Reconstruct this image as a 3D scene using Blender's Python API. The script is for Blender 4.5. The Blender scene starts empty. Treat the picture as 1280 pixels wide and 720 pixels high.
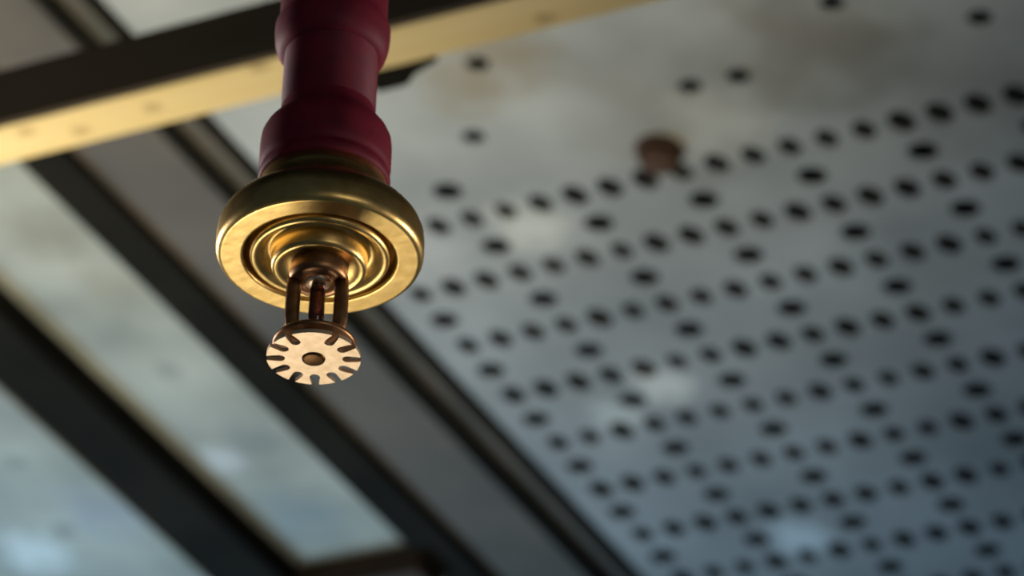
import bpy, bmesh, math, random
from mathutils import Vector, Matrix
C = bpy.context.scene.collection
S = bpy.context.scene
random.seed(4)

# ------------------------------------------------------------------ camera
PITCH = math.radians(33.2)
cam_d = bpy.data.cameras.new('camera')
cam = bpy.data.objects.new('camera', cam_d); C.objects.link(cam)
cam.location = (0, 0, 1.6)
cam.rotation_euler = (math.radians(90) + PITCH, 0, 0)
cam_d.sensor_width = 36.0
cam_d.lens = 36.0 * 5054.4 / 1280.0
cam_d.clip_start = 0.05
cam_d.dof.use_dof = True
cam_d.dof.focus_distance = 1.135
cam_d.dof.aperture_fstop = 19.0
S.camera = cam

# ------------------------------------------------------------------ world, light, exposure
w = bpy.data.worlds.new('world'); S.world = w; w.use_nodes = True
wn = w.node_tree.nodes; wn['Background'].inputs[0].default_value = (0.48, 0.68, 0.90, 1)
wn['Background'].inputs[1].default_value = 0.055
S.view_settings.view_transform = 'Standard'; S.view_settings.look = 'None'
S.view_settings.gamma = 1.0; S.view_settings.use_curve_mapping = False
S.view_settings.exposure = 0.0

def area(name, loc, target, size, power, col, size_y=None, spread=180):
    d = bpy.data.lights.new(name, 'AREA'); d.energy = power; d.color = col
    d.shape = 'RECTANGLE'; d.size = size; d.size_y = size_y or size; d.spread = math.radians(spread)
    o = bpy.data.objects.new(name, d); C.objects.link(o); o.location = loc
    o.rotation_euler = (Vector(target) - Vector(loc)).to_track_quat('-Z', 'Y').to_euler()
    return o
area('warm_work_lamp', (-0.70, 1.60, 0.75), (-0.42, 2.28, 3.35), 0.5, 5.3, (1.0, 0.88, 0.62), None, 36)
area('cool_window', (-1.2, 4.2, 1.6), (-0.42, 3.50, 3.4), 0.8, 8.8, (0.50, 0.77, 1.0), None, 63)
area('side_light', (1.9, 1.5, 1.8), (-0.05, 1.0, 2.26), 0.5, 3.4, (1.0, 0.88, 0.84), None, 60)  # unseen source on the right, aimed at the pipe's right edge
area('under_fill', (-0.35, 1.75, 1.25), (-0.05, 1.0, 2.26), 0.45, 0.65, (1.0, 0.92, 0.80), None, 50)  # added fill from below for the sprinkler's underside
area('back_rim', (-1.3, 2.0, 2.5), (-0.06, 1.0, 2.32), 0.5, 0.9, (1.0, 0.93, 0.90), None, 30)  # added rim light for the left edges of pipe and brass
area('front_fill', (0.9, -0.6, 2.15), (-0.25, 1.5, 2.45), 0.7, 0.30, (1.0, 0.95, 0.90), None, 48)  # added camera-side fill, lifts the dark fronts of pipe and beam

# ------------------------------------------------------------------ helpers
def lin(r, g, b):
    f = lambda c: ((c/255+0.055)/1.055)**2.4 if c > 10 else c/255/12.92
    return (f(r), f(g), f(b), 1)

def mat(name, col, rough=0.6, metal=0.0, spec=0.5):
    m = bpy.data.materials.new(name); m.use_nodes = True
    b = m.node_tree.nodes['Principled BSDF']
    b.inputs['Base Color'].default_value = col
    b.inputs['Roughness'].default_value = rough
    b.inputs['Metallic'].default_value = metal
    b.inputs['Specular IOR Level'].default_value = spec
    return m

def noisy(m, c1, c2, scale=6, detail=5, lo=0.35, hi=0.65, stretch=(1, 1, 1), bump=0.0):
    """base colour runs between two tones by object-space noise; returns the colour socket"""
    nt = m.node_tree; b = nt.nodes['Principled BSDF']
    tc = nt.nodes.new('ShaderNodeTexCoord'); mp = nt.nodes.new('ShaderNodeMapping')
    mp.inputs['Scale'].default_value = stretch
    nt.links.new(tc.outputs['Object'], mp.inputs['Vector'])
    n = nt.nodes.new('ShaderNodeTexNoise'); n.inputs['Scale'].default_value = scale
    n.inputs['Detail'].default_value = detail
    nt.links.new(mp.outputs['Vector'], n.inputs['Vector'])
    r = nt.nodes.new('ShaderNodeValToRGB')
    r.color_ramp.elements[0].position = lo; r.color_ramp.elements[0].color = c1
    r.color_ramp.elements[1].position = hi; r.color_ramp.elements[1].color = c2
    nt.links.new(n.outputs['Fac'], r.inputs['Fac'])
    nt.links.new(r.outputs['Color'], b.inputs['Base Color'])
    if bump:
        bp = nt.nodes.new('ShaderNodeBump'); bp.inputs['Strength'].default_value = bump
        bp.inputs['Distance'].default_value = 0.002
        nt.links.new(n.outputs['Fac'], bp.inputs['Height'])
        nt.links.new(bp.outputs['Normal'], b.inputs['Normal'])
    return tc, r.outputs['Color']

def tint_spot(m, tc, sock, pos, rad, col, strength, squash=(1, 1, 1)):
    """one blotch with a soft ragged edge at an object-space spot"""
    nt = m.node_tree; b = nt.nodes['Principled BSDF']
    mp = nt.nodes.new('ShaderNodeMapping'); mp.vector_type = 'POINT'
    mp.inputs['Location'].default_value = [-p*s/rad for p, s in zip(pos, squash)]
    mp.inputs['Scale'].default_value = [s/rad for s in squash]
    nt.links.new(tc.outputs['Object'], mp.inputs['Vector'])
    n = nt.nodes.new('ShaderNodeTexNoise'); n.inputs['Scale'].default_value = 1.6
    nt.links.new(mp.outputs['Vector'], n.inputs['Vector'])
    mx = nt.nodes.new('ShaderNodeMix'); mx.data_type = 'VECTOR'; mx.inputs['Factor'].default_value = 0.35
    nt.links.new(mp.outputs['Vector'], mx.inputs[4]); 
    sb = nt.nodes.new('ShaderNodeVectorMath'); sb.operation = 'SUBTRACT'; sb.inputs[1].default_value = (.5, .5, .5)
    nt.links.new(n.outputs['Color'], sb.inputs[0])
    ad = nt.nodes.new('ShaderNodeVectorMath'); ad.operation = 'MULTIPLY_ADD'
    ad.inputs[1].default_value = (1.3, 1.3, 1.3)
    nt.links.new(sb.outputs[0], ad.inputs[0]); nt.links.new(mp.outputs['Vector'], ad.inputs[2])
    ln = nt.nodes.new('ShaderNodeVectorMath'); ln.operation = 'LENGTH'
    nt.links.new(ad.outputs[0], ln.inputs[0])
    mr = nt.nodes.new('ShaderNodeMapRange'); mr.interpolation_type = 'SMOOTHSTEP'
    mr.inputs['From Min'].default_value = 1.0; mr.inputs['From Max'].default_value = 0.15
    mr.inputs['To Min'].default_value = 0; mr.inputs['To Max'].default_value = strength
    nt.links.new(ln.outputs['Value'], mr.inputs['Value'])
    mc = nt.nodes.new('ShaderNodeMix'); mc.data_type = 'RGBA'
    nt.links.new(mr.outputs['Result'], mc.inputs['Factor'])
    nt.links.new(sock, mc.inputs[6]); mc.inputs[7].default_value = col
    nt.links.new(mc.outputs[2], b.inputs['Base Color'])
    return mc.outputs[2]

def obj(name, bm, m, parent=None, mw=None, smooth=None):
    if smooth is not None:
        for f in bm.faces: f.smooth = True
        for e in bm.edges:
            if len(e.link_faces) == 2 and e.calc_face_angle(0) > math.radians(smooth): e.smooth = False
    bmesh.ops.recalc_face_normals(bm, faces=bm.faces)
    me = bpy.data.meshes.new(name); bm.to_mesh(me); bm.free()
    if m: me.materials.append(m)
    o = bpy.data.objects.new(name, me); C.objects.link(o)
    if parent: o.parent = parent
    if mw is not None: o.matrix_local = mw
    return o

def tag(o, label=None, cat=None, group=None, kind=None):
    for k, v in (('label', label), ('category', cat), ('group', group), ('kind', kind)):
        if v: o[k] = v
    return o

def empty(name, mw):
    o = bpy.data.objects.new(name, None); C.objects.link(o); o.matrix_world = mw
    o.empty_display_size = 0.02
    return o

def box(bm, x0, x1, y0, y1, z0, z1, bevel=0.0):
    r = bmesh.ops.create_cube(bm, size=1.0)
    vs = r['verts']
    for v in vs:
        v.co = Vector(((x0+x1)/2 + v.co.x*(x1-x0), (y0+y1)/2 + v.co.y*(y1-y0), (z0+z1)/2 + v.co.z*(z1-z0)))
    if bevel:
        es = list({e for v in vs for e in v.link_edges})
        bmesh.ops.bevel(bm, geom=es, offset=bevel, segments=2, affect='EDGES', profile=0.5)
    return bm

def lathe(bm, prof, n=96, cap0=True, cap1=True):
    rings = []
    for r, z in prof:
        if r < 1e-6: rings.append([bm.verts.new((0, 0, z))])
        else: rings.append([bm.verts.new((r*math.cos(2*math.pi*i/n), r*math.sin(2*math.pi*i/n), z)) for i in range(n)])
    for a, b in zip(rings, rings[1:]):
        for i in range(n):
            j = (i+1) % n
            if len(a) == 1 and len(b) == 1: continue
            if len(a) == 1: bm.faces.new((a[0], b[i], b[j]))
            elif len(b) == 1: bm.faces.new((a[i], a[j], b[0]))
            else: bm.faces.new((a[i], a[j], b[j], b[i]))
    if cap0 and len(rings[0]) > 1: bm.faces.new(rings[0])
    if cap1 and len(rings[-1]) > 1: bm.faces.new(rings[-1])
    return bm

def prism(bm, pts, z0, z1):
    a = [bm.verts.new((x, y, z0)) for x, y in pts]; b = [bm.verts.new((x, y, z1)) for x, y in pts]
    bm.faces.new(a); bm.faces.new(b)
    for i in range(len(pts)):
        j = (i+1) % len(pts); bm.faces.new((a[i], a[j], b[j], b[i]))
    return bm

# ------------------------------------------------------------------ the sloping deck's own frame
# x along the hole rows, y along the joists (away), z up through the deck; deck underside at z = 0
U = Vector((0.87015865, -0.48425183, -0.09123647)); V = Vector((0.47968741, 0.87479117, -0.06812051))
N = Vector((0.11280034, 0.01551066, 0.9934966)); O = Vector((-0.14694494, 2.56413932, 3.37065834))
DECK = Matrix((( U.x, V.x, N.x, O.x), (U.y, V.y, N.y, O.y), (U.z, V.z, N.z, O.z), (0, 0, 0, 1)))
SU, SV = 0.0302836, 0.0773672       # hole spacing along a row, spacing of the rows
def at(x, y, z=0): return DECK @ Matrix.Translation((x, y, z))

# ------------------------------------------------------------------ materials
m_sheet = mat('galvanised_sheet', lin(150, 150, 144), 0.55, 0.0, 0.4)
tc, s = noisy(m_sheet, lin(116, 119, 120), lin(148, 151, 152), 7, 6, 0.3, 0.7)
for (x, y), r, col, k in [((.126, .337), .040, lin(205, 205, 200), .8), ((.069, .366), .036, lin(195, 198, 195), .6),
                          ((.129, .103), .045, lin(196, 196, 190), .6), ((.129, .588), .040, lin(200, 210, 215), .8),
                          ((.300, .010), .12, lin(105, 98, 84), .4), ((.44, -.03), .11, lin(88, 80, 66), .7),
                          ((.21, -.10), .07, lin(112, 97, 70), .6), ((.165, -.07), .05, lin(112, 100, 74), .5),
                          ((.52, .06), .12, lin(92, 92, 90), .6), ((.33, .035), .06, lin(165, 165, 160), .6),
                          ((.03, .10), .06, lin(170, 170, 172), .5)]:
    s = tint_spot(m_sheet, tc, s, (x, y, 0), r, col, k)  # pale and darker blotches over the sheet's mottled tone
m_deck = mat('zinc_deck', lin(150, 152, 146), 0.55, 0.0, 0.4)
tc, s = noisy(m_deck, lin(114, 115, 106), lin(156, 157, 147), 9, 5, 0.3, 0.7, (1, 1, 1))
for (x, y), r, col, k in [((-.470, .262), .016, lin(96, 98, 90), .6), ((-.494, .373), .016, lin(92, 96, 92), .7),
                          ((-.259, .181), .018, lin(100, 102, 92), .6), ((-.542, .397), .05, lin(200, 206, 206), .7),
                          ((-.442, .358), .06, lin(120, 126, 140), .5), ((-.290, .317), .03, lin(188, 190, 194), .6),
                          ((-.249, .300), .035, lin(104, 108, 106), .6), ((-.27, .42), .06, lin(104, 116, 122), .6),
                          ((-.245, -.02), .05, lin(112, 106, 88), .6), ((-.235, .06), .04, lin(120, 112, 92), .5)]:
    s = tint_spot(m_deck, tc, s, (x, y, 0), r, col, k)
m_ledge = mat('dull_steel', lin(95, 88, 78), 0.6, 0.0, 0.3); noisy(m_ledge, lin(68, 63, 57), lin(84, 76, 67), 8)
m_strip = mat('edge_steel', lin(70, 66, 58), 0.6, 0.0, 0.2); noisy(m_strip, lin(60, 58, 52), lin(80, 74, 66), 10)
m_dark = mat('dark_paint', lin(34, 34, 30), 0.9, 0.0, 0.05); noisy(m_dark, lin(22, 22, 20), lin(30, 29, 25), 12)
m_void = mat('void_board', lin(40, 40, 40), 0.9, 0.0, 0.1); noisy(m_void, lin(34, 34, 34), lin(44, 44, 44), 4)
m_timber = mat('pale_timber', lin(214, 186, 124), 0.65, 0.0, 0.3)
tc, s = noisy(m_timber, lin(214, 192, 136), lin(236, 216, 168), 14, 6, 0.3, 0.7, (0.25, 2.5, 2.5))
for x, y in ((.33, -.668), (.38, -.672), (.455, -.682), (.62, -.665), (.30, -.678)):
    s = tint_spot(m_timber, tc, s, (x, y, -.5), .007, lin(130, 100, 60), .55, (.7, 1.2, 1))
m_board = mat('dark_timber', lin(70, 60, 48), 0.7, 0.0, 0.2); noisy(m_board, lin(62, 56, 48), lin(82, 73, 63), 10, 5, .3, .7, (.3, 2, 2))
m_rust = mat('rust', lin(80, 58, 46), 0.8, 0.1, 0.3); noisy(m_rust, lin(56, 40, 32), lin(80, 58, 46), 120)
m_brown = mat('brown_timber', lin(60, 45, 34), 0.7, 0.0, 0.2); noisy(m_brown, lin(48, 36, 28), lin(70, 54, 42), 20)
m_red = mat('maroon_paint', lin(104, 16, 34), 0.62, 0.0, 0.25); noisy(m_red, lin(90, 16, 30), lin(104, 18, 36), 150, 3, .3, .7, (1, 1, 1), .05)
m_brass = mat('brass', lin(208, 174, 104), 0.36, 1.0); noisy(m_brass, lin(196, 162, 94), lin(216, 184, 116), 220, 4, .3, .7, (1, 1, 1), .05)
m_pale = mat('pale_brass', lin(236, 204, 150), 0.42, 0.8); noisy(m_pale, lin(214, 186, 146), lin(232, 206, 170), 300)
m_bronze = mat('bronze', lin(150, 112, 76), 0.42, 1.0); noisy(m_bronze, lin(136, 98, 66), lin(160, 122, 84), 300)
m_screw = mat('screw_bronze', lin(120, 84, 36), 0.4, 0.9); noisy(m_screw, lin(70, 46, 16), lin(92, 62, 26), 400)
m_bulb = mat('bulb_glass', lin(80, 44, 36), 0.06, 0.0, 0.6)
m_bulb.node_tree.nodes['Principled BSDF'].inputs['Transmission Weight'].default_value = 0.6

# ------------------------------------------------------------------ setting: the ceiling and its pieces
ceil = obj('ceiling', box(bmesh.new(), -2.4, 2.4, -2.4, 3.0, 0.0, 0.10), m_void, None, at(0, 0, 0.09))
tag(ceil, kind='structure')
INV = Matrix.Translation((0, 0, -0.09))
def piece(name, bm, m, smooth=None, label=None):
    o = obj(name, bm, m, ceil, INV, smooth)
    if label: o['label'] = label
    return o
YA, YB = -0.9, 1.6

def perforated():
    cu = bpy.data.curves.new('perforated', 'CURVE'); cu.dimensions = '2D'; cu.fill_mode = 'BOTH'; cu.extrude = 0.0012
    def loop(pts):
        sp = cu.splines.new('POLY'); sp.points.add(len(pts)-1)
        for p, (x, y) in zip(sp.points, pts): p.co = (x, y, 0, 1)
        sp.use_cyclic_u = True
    loop([(-.032, YA), (1.1, YA), (1.1, YB), (-.032, YB)])
    def hole(x, y, rx, ry, n=14):
        loop([(x+rx*math.cos(2*math.pi*i/n), y+ry*math.sin(2*math.pi*i/n)) for i in range(n)])
    for v in range(1, 13):
        for u in range(0, 25):
            j = random.uniform(.9, 1.1)
            hole(u*SU, v*SV, .0094*j, .0126*j)
            if u % 3 == 0 and not (v == 1 and u not in (3,)): hole(u*SU, (v-.5)*SV, .0122, .0112)
    for x, y in ((.1447, -.0162), (.3270, -.0150), (.3657, -.0139), (.5564, -.0150), (.4658, -.0675), (.1917, -.0939)):
        hole(x, y, .0095, .0085)
    t = bpy.data.objects.new('perforated', cu); C.objects.link(t)
    bpy.context.view_layer.update()
    me = bpy.data.meshes.new_from_object(t.evaluated_get(bpy.context.evaluated_depsgraph_get()))
    bpy.data.objects.remove(t); bpy.data.curves.remove(cu)
    bm = bmesh.new(); bm.from_mesh(me); bpy.data.meshes.remove(me)
    for v in bm.verts: v.co.z += 0.0012
    return bm
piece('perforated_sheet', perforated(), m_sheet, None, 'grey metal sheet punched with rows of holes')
piece('deck_panel', box(bmesh.new(), -1.3, -.415, YA, YB, 0, .02, .002), m_deck, None, 'pale stained panel left of the wide dark joist')
piece('deck_panel', box(bmesh.new(), -.3235, -.200, YA, YB, 0, .02, .002), m_deck, None, 'pale stained panel between the two dark joists')
piece('ledge_plate', box(bmesh.new(), -.161, -.080, YA, YB, 0, .012, .002), m_ledge, None, 'dull brown-grey plate strip')
piece('edge_strip', box(bmesh.new(), -.064, -.046, YA, YB, 0, .012, .002), m_strip, None, 'narrow brown-grey strip beside the holed sheet')
piece('joint_backing', box(bmesh.new(), -.05, -.03, YA, YB, .03, .04), m_dark)

# ------------------------------------------------------------------ joists under the deck
def joist(name, x0, x1, depth, label, y0=YA, y1=YB, m=m_dark, cat='joist'):
    r = obj(name, box(bmesh.new(), x0-(x0+x1)/2, x1-(x0+x1)/2, y0-(y0+y1)/2, y1-(y0+y1)/2, -depth, 0, .002), m, None, at((x0+x1)/2, (y0+y1)/2, 0))
    return tag(r, label, cat)
joist('ceiling_joist', -.3835, -.3235, .025, 'widest black joist crossing the lower left corner between pale panels')
joist('ceiling_joist', -.2005, -.1595, .010, 'black joist passing diagonally behind the sprinkler deflector, left of the grey plate')
joist('ceiling_bar', -.0745, -.0630, .010, 'thin black bar between the grey plate and the narrow brown strip', cat='bar')
joist('cross_brace', -.3225, -.1930, .030, 'blurred dark brown cross brace between two joists at the bottom edge', .492, .535, m_brown, 'brace')

# ------------------------------------------------------------------ the two-tone beam hung below the deck
beam = tag(empty('timber_beam', at(.45, -.68, -.48)), 'beam with dark front face and pale yellow underside behind the red pipe', 'beam')
BI = Matrix.Translation((-.45, .68, .48))
obj('pale_timber', box(bmesh.new(), -1.2, 2.0, -.6855, -.6565, -.500, -.465, .001), m_timber, beam, BI)['label'] = 'pale yellow wooden underside'
obj('dark_board', box(bmesh.new(), -1.2, 2.0, -.6900, -.6857, -.500, -.461, .0006), m_board, beam, BI)['label'] = 'dark brown front board'
bm = bmesh.new(); prism(bm, [(.506, -.6575), (.549, -.6562), (.549, -.6545), (.534, -.650), (.524, -.6425), (.506, -.6425)], -.502, -.496)
obj('clip', bm, m_dark, beam, BI)['label'] = 'small dark metal clip at the far edge'
for x in (-1.0, 1.7):
    bm = lathe(bmesh.new(), [(.005, -.466), (.005, 0.0)], 16)
    obj('hanger_rod', bm, m_dark, beam, BI @ Matrix.Translation((x, -.672, 0)))

# ------------------------------------------------------------------ rusty bolt in the sheet
b = tag(empty('rusty_bolt', at(.2705, .046, 0)), 'large rusty brown bolt head above the first row of holes', 'bolt')
obj('washer', lathe(bmesh.new(), [(.0, -.004), (.018, -.004), (.019, -.003), (.019, 0), (0, 0)], 32), m_rust, b, None, 40)
obj('bolt_head', lathe(bmesh.new(), [(.0, -.018), (.008, -.0175), (.013, -.015), (.0155, -.011), (.0155, -.004), (0, -.004)], 32), m_rust, b, None, 40)

# ------------------------------------------------------------------ the sprinkler (heights from photo scale; origin = deflector centre)
PX, PZ = .0284/120, .028/120/math.cos(math.radians(32.2))
def R(px): return px*PX
def Z(y): return (447-y)*PZ
def pr(*pts): return [(R(a), Z(b)) for a, b in pts]
top = 3.3848
root = empty('fire_sprinkler', Matrix.Translation((-.05777, .99631, 2.22775)) @ Matrix.Rotation(math.radians(1.25), 4, 'Y') @ Matrix.Rotation(math.radians(-1.3), 4, 'X'))
tag(root, 'brass pendent fire sprinkler head on a dark red drop pipe', 'sprinkler')
H = (top-2.22775)
obj('drop_pipe', lathe(bmesh.new(), [(R(61), Z(160)), (R(61), Z(-60)), (R(61), H-.010), (0, H-.010)], 64), m_red, root, None, 40)
obj('ceiling_flange', lathe(bmesh.new(), [(R(62), H-.010), (R(110), H-.010), (R(112), H-.004), (R(112), H+.002), (0, H+.002)], 48), m_red, root, None, 40)
obj('pipe_coupling', lathe(bmesh.new(), pr((61.5, 48), (66, 46), (71, 40), (74, 30), (75, 18), (75, 8), (72, 2), (70, -4), (70, -60), (72, -66), (75, -72), (75, -90), (71, -102), (61.5, -110)), 80, False, False), m_red, root, None, 50)
obj('pipe_reducer', lathe(bmesh.new(), pr((61, 124), (62, 132), (66, 140), (73, 147), (79, 154), (83, 162), (84, 172), (84, 186), (84, 198), (83, 202), (81, 205), (81, 208), (83, 211), (84, 214), (84, 219), (82, 223), (70, 223)), 80, False, False), m_red, root, None, 50)
cup = obj('escutcheon_cup', lathe(bmesh.new(), pr((70, 223), (80, 223), (80.5, 234), (83, 246), (91, 255), (105, 262), (118, 270), (126, 279), (129.5, 287), (130.5, 294), (130.5, 309), (130, 313), (128, 317), (125, 319), (123.5, 319.5), (122, 319.5), (100, 319.5), (98.5, 319.5), (97, 319), (96, 317), (95, 312), (94, 296), (60, 296)), 128, False, False), m_brass, root, None, 35)
cup['label'] = 'wide round brass cup with a flat rim'
dish = obj('inner_ring', lathe(bmesh.new(), pr((60, 296), (86, 297), (88, 300), (88.5, 316), (87, 320), (84, 322), (78, 320), (71, 314), (65, 310), (61.5, 311), (60.5, 316), (60, 330), (58, 334), (54, 335), (49, 333), (44, 330), (36, 330)), 128, False, False), m_brass, root, None, 35)
body = obj('sprinkler_body', lathe(bmesh.new(), pr((36, 326), (37, 344), (36, 349), (33, 351), (22, 351), (21, 345), (12, 345), (0, 345)), 64, False, False), m_bronze, root, None, 35)

def arm(sx):
    path = [(29, 346), (30, 360), (30, 396), (29, 406), (25, 414), (17, 419), (8, 422)]
    hw, hd = 8.8, 9.5
    bm = bmesh.new(); rings = []
    for i, (x, y) in enumerate(path):
        a = path[max(i-1, 0)]; c = path[min(i+1, len(path)-1)]
        t = Vector((c[0]-a[0], 0, -(c[1]-a[1]))).normalized(); n = Vector((-t.z, 0, t.x))
        p = Vector((x, 0, -y))
        ring = []
        for q in range(12):
            an = 2*math.pi*q/12
            cx, cy = math.cos(an), math.sin(an)
            k = 1/max(abs(cx), abs(cy)); k = min(k, 1.18)
            v = p + n*(hw*cx*k) + Vector((0, hd*cy*k, 0))
            ring.append(bm.verts.new((sx*R(v.x), R(v.y), Z(-v.z))))
        rings.append(ring)
    for r0, r1 in zip(rings, rings[1:]):
        for i in range(12): bm.faces.new((r0[i], r0[(i+1) % 12], r1[(i+1) % 12], r1[i]))
    bm.faces.new(rings[0]); bm.faces.new(rings[-1])
    return bm
for sx in (-1, 1): obj('frame_arm', arm(sx), m_bronze, root, None, 50)
obj('frame_boss', lathe(bmesh.new(), pr((0, 410), (9, 410), (13, 413), (18, 417), (22, 419), (34, 423), (50, 427), (52, 430), (50, 433), (24, 436), (22, 441), (0, 441)), 40), m_bronze, root, None, 40)
obj('glass_bulb', lathe(bmesh.new(), pr((0, 350), (5, 351), (8.5, 355), (10, 362), (10, 396), (8, 403), (4, 408), (3, 411), (0, 411)), 32), m_bulb, root, None, 60)
obj('bulb_seat', lathe(bmesh.new(), pr((0, 344), (15, 344), (16, 348), (15, 353), (8, 354), (0, 354)), 32), m_pale, root, None, 40)
# deflector: flat toothed disc, slot angles as seen from below
def deflector():
    pts = []
    n = 12; ro = 58
    for k in range(n):
        a0 = math.radians(-90 + 30*k)
        skip = (k == 0)
        if not skip:
            hw = 6.6; ri = 35
            # slot: down one side, round bottom, up the other
            def pt(rad, off):
                return (rad*math.cos(a0) - off*math.sin(a0), rad*math.sin(a0) + off*math.cos(a0))
            pts.append(pt(math.sqrt(ro*ro-hw*hw*.5), -hw*.7)); pts.append(pt(52, -hw*.85)); pts.append(pt(ri+hw, -hw))
            for q in range(1, 6):
                an = math.pi*q/6
                pts.append(pt(ri+hw-hw*math.sin(an), -hw*math.cos(an)))
            pts.append(pt(ri+hw, hw)); pts.append(pt(52, hw*.85)); pts.append(pt(math.sqrt(ro*ro-hw*hw*.5), hw*.7))
        lo = 5 if not skip else -5
        for q in range(7):
            an = a0 + math.radians(lo + (30-lo-5)*q/6)
            pts.append((ro*math.cos(an), ro*math.sin(an)))
    bm = bmesh.new()
    a = [bm.verts.new((R(x), R(y), -.0004)) for x, y in pts]
    f = bm.faces.new(a)
    ex = bmesh.ops.extrude_face_region(bm, geom=[f])
    for e in ex['geom']:
        if isinstance(e, bmesh.types.BMVert): e.co.z += .0013
    bmesh.ops.triangulate(bm, faces=[q for q in bm.faces if len(q.verts) > 4])
    return bm
obj('deflector', deflector(), m_pale, root)['label'] = 'pale gold toothed deflector disc'
bm = lathe(bmesh.new(), [(0, -.0009), (R(11), -.0010), (R(14), -.0008), (R(15), -.0002), (R(15), .001), (0, .001)], 32)
obj('deflector_screw', bm, m_screw, root, None, 40)['label'] = 'brown screw at the centre of the disc'
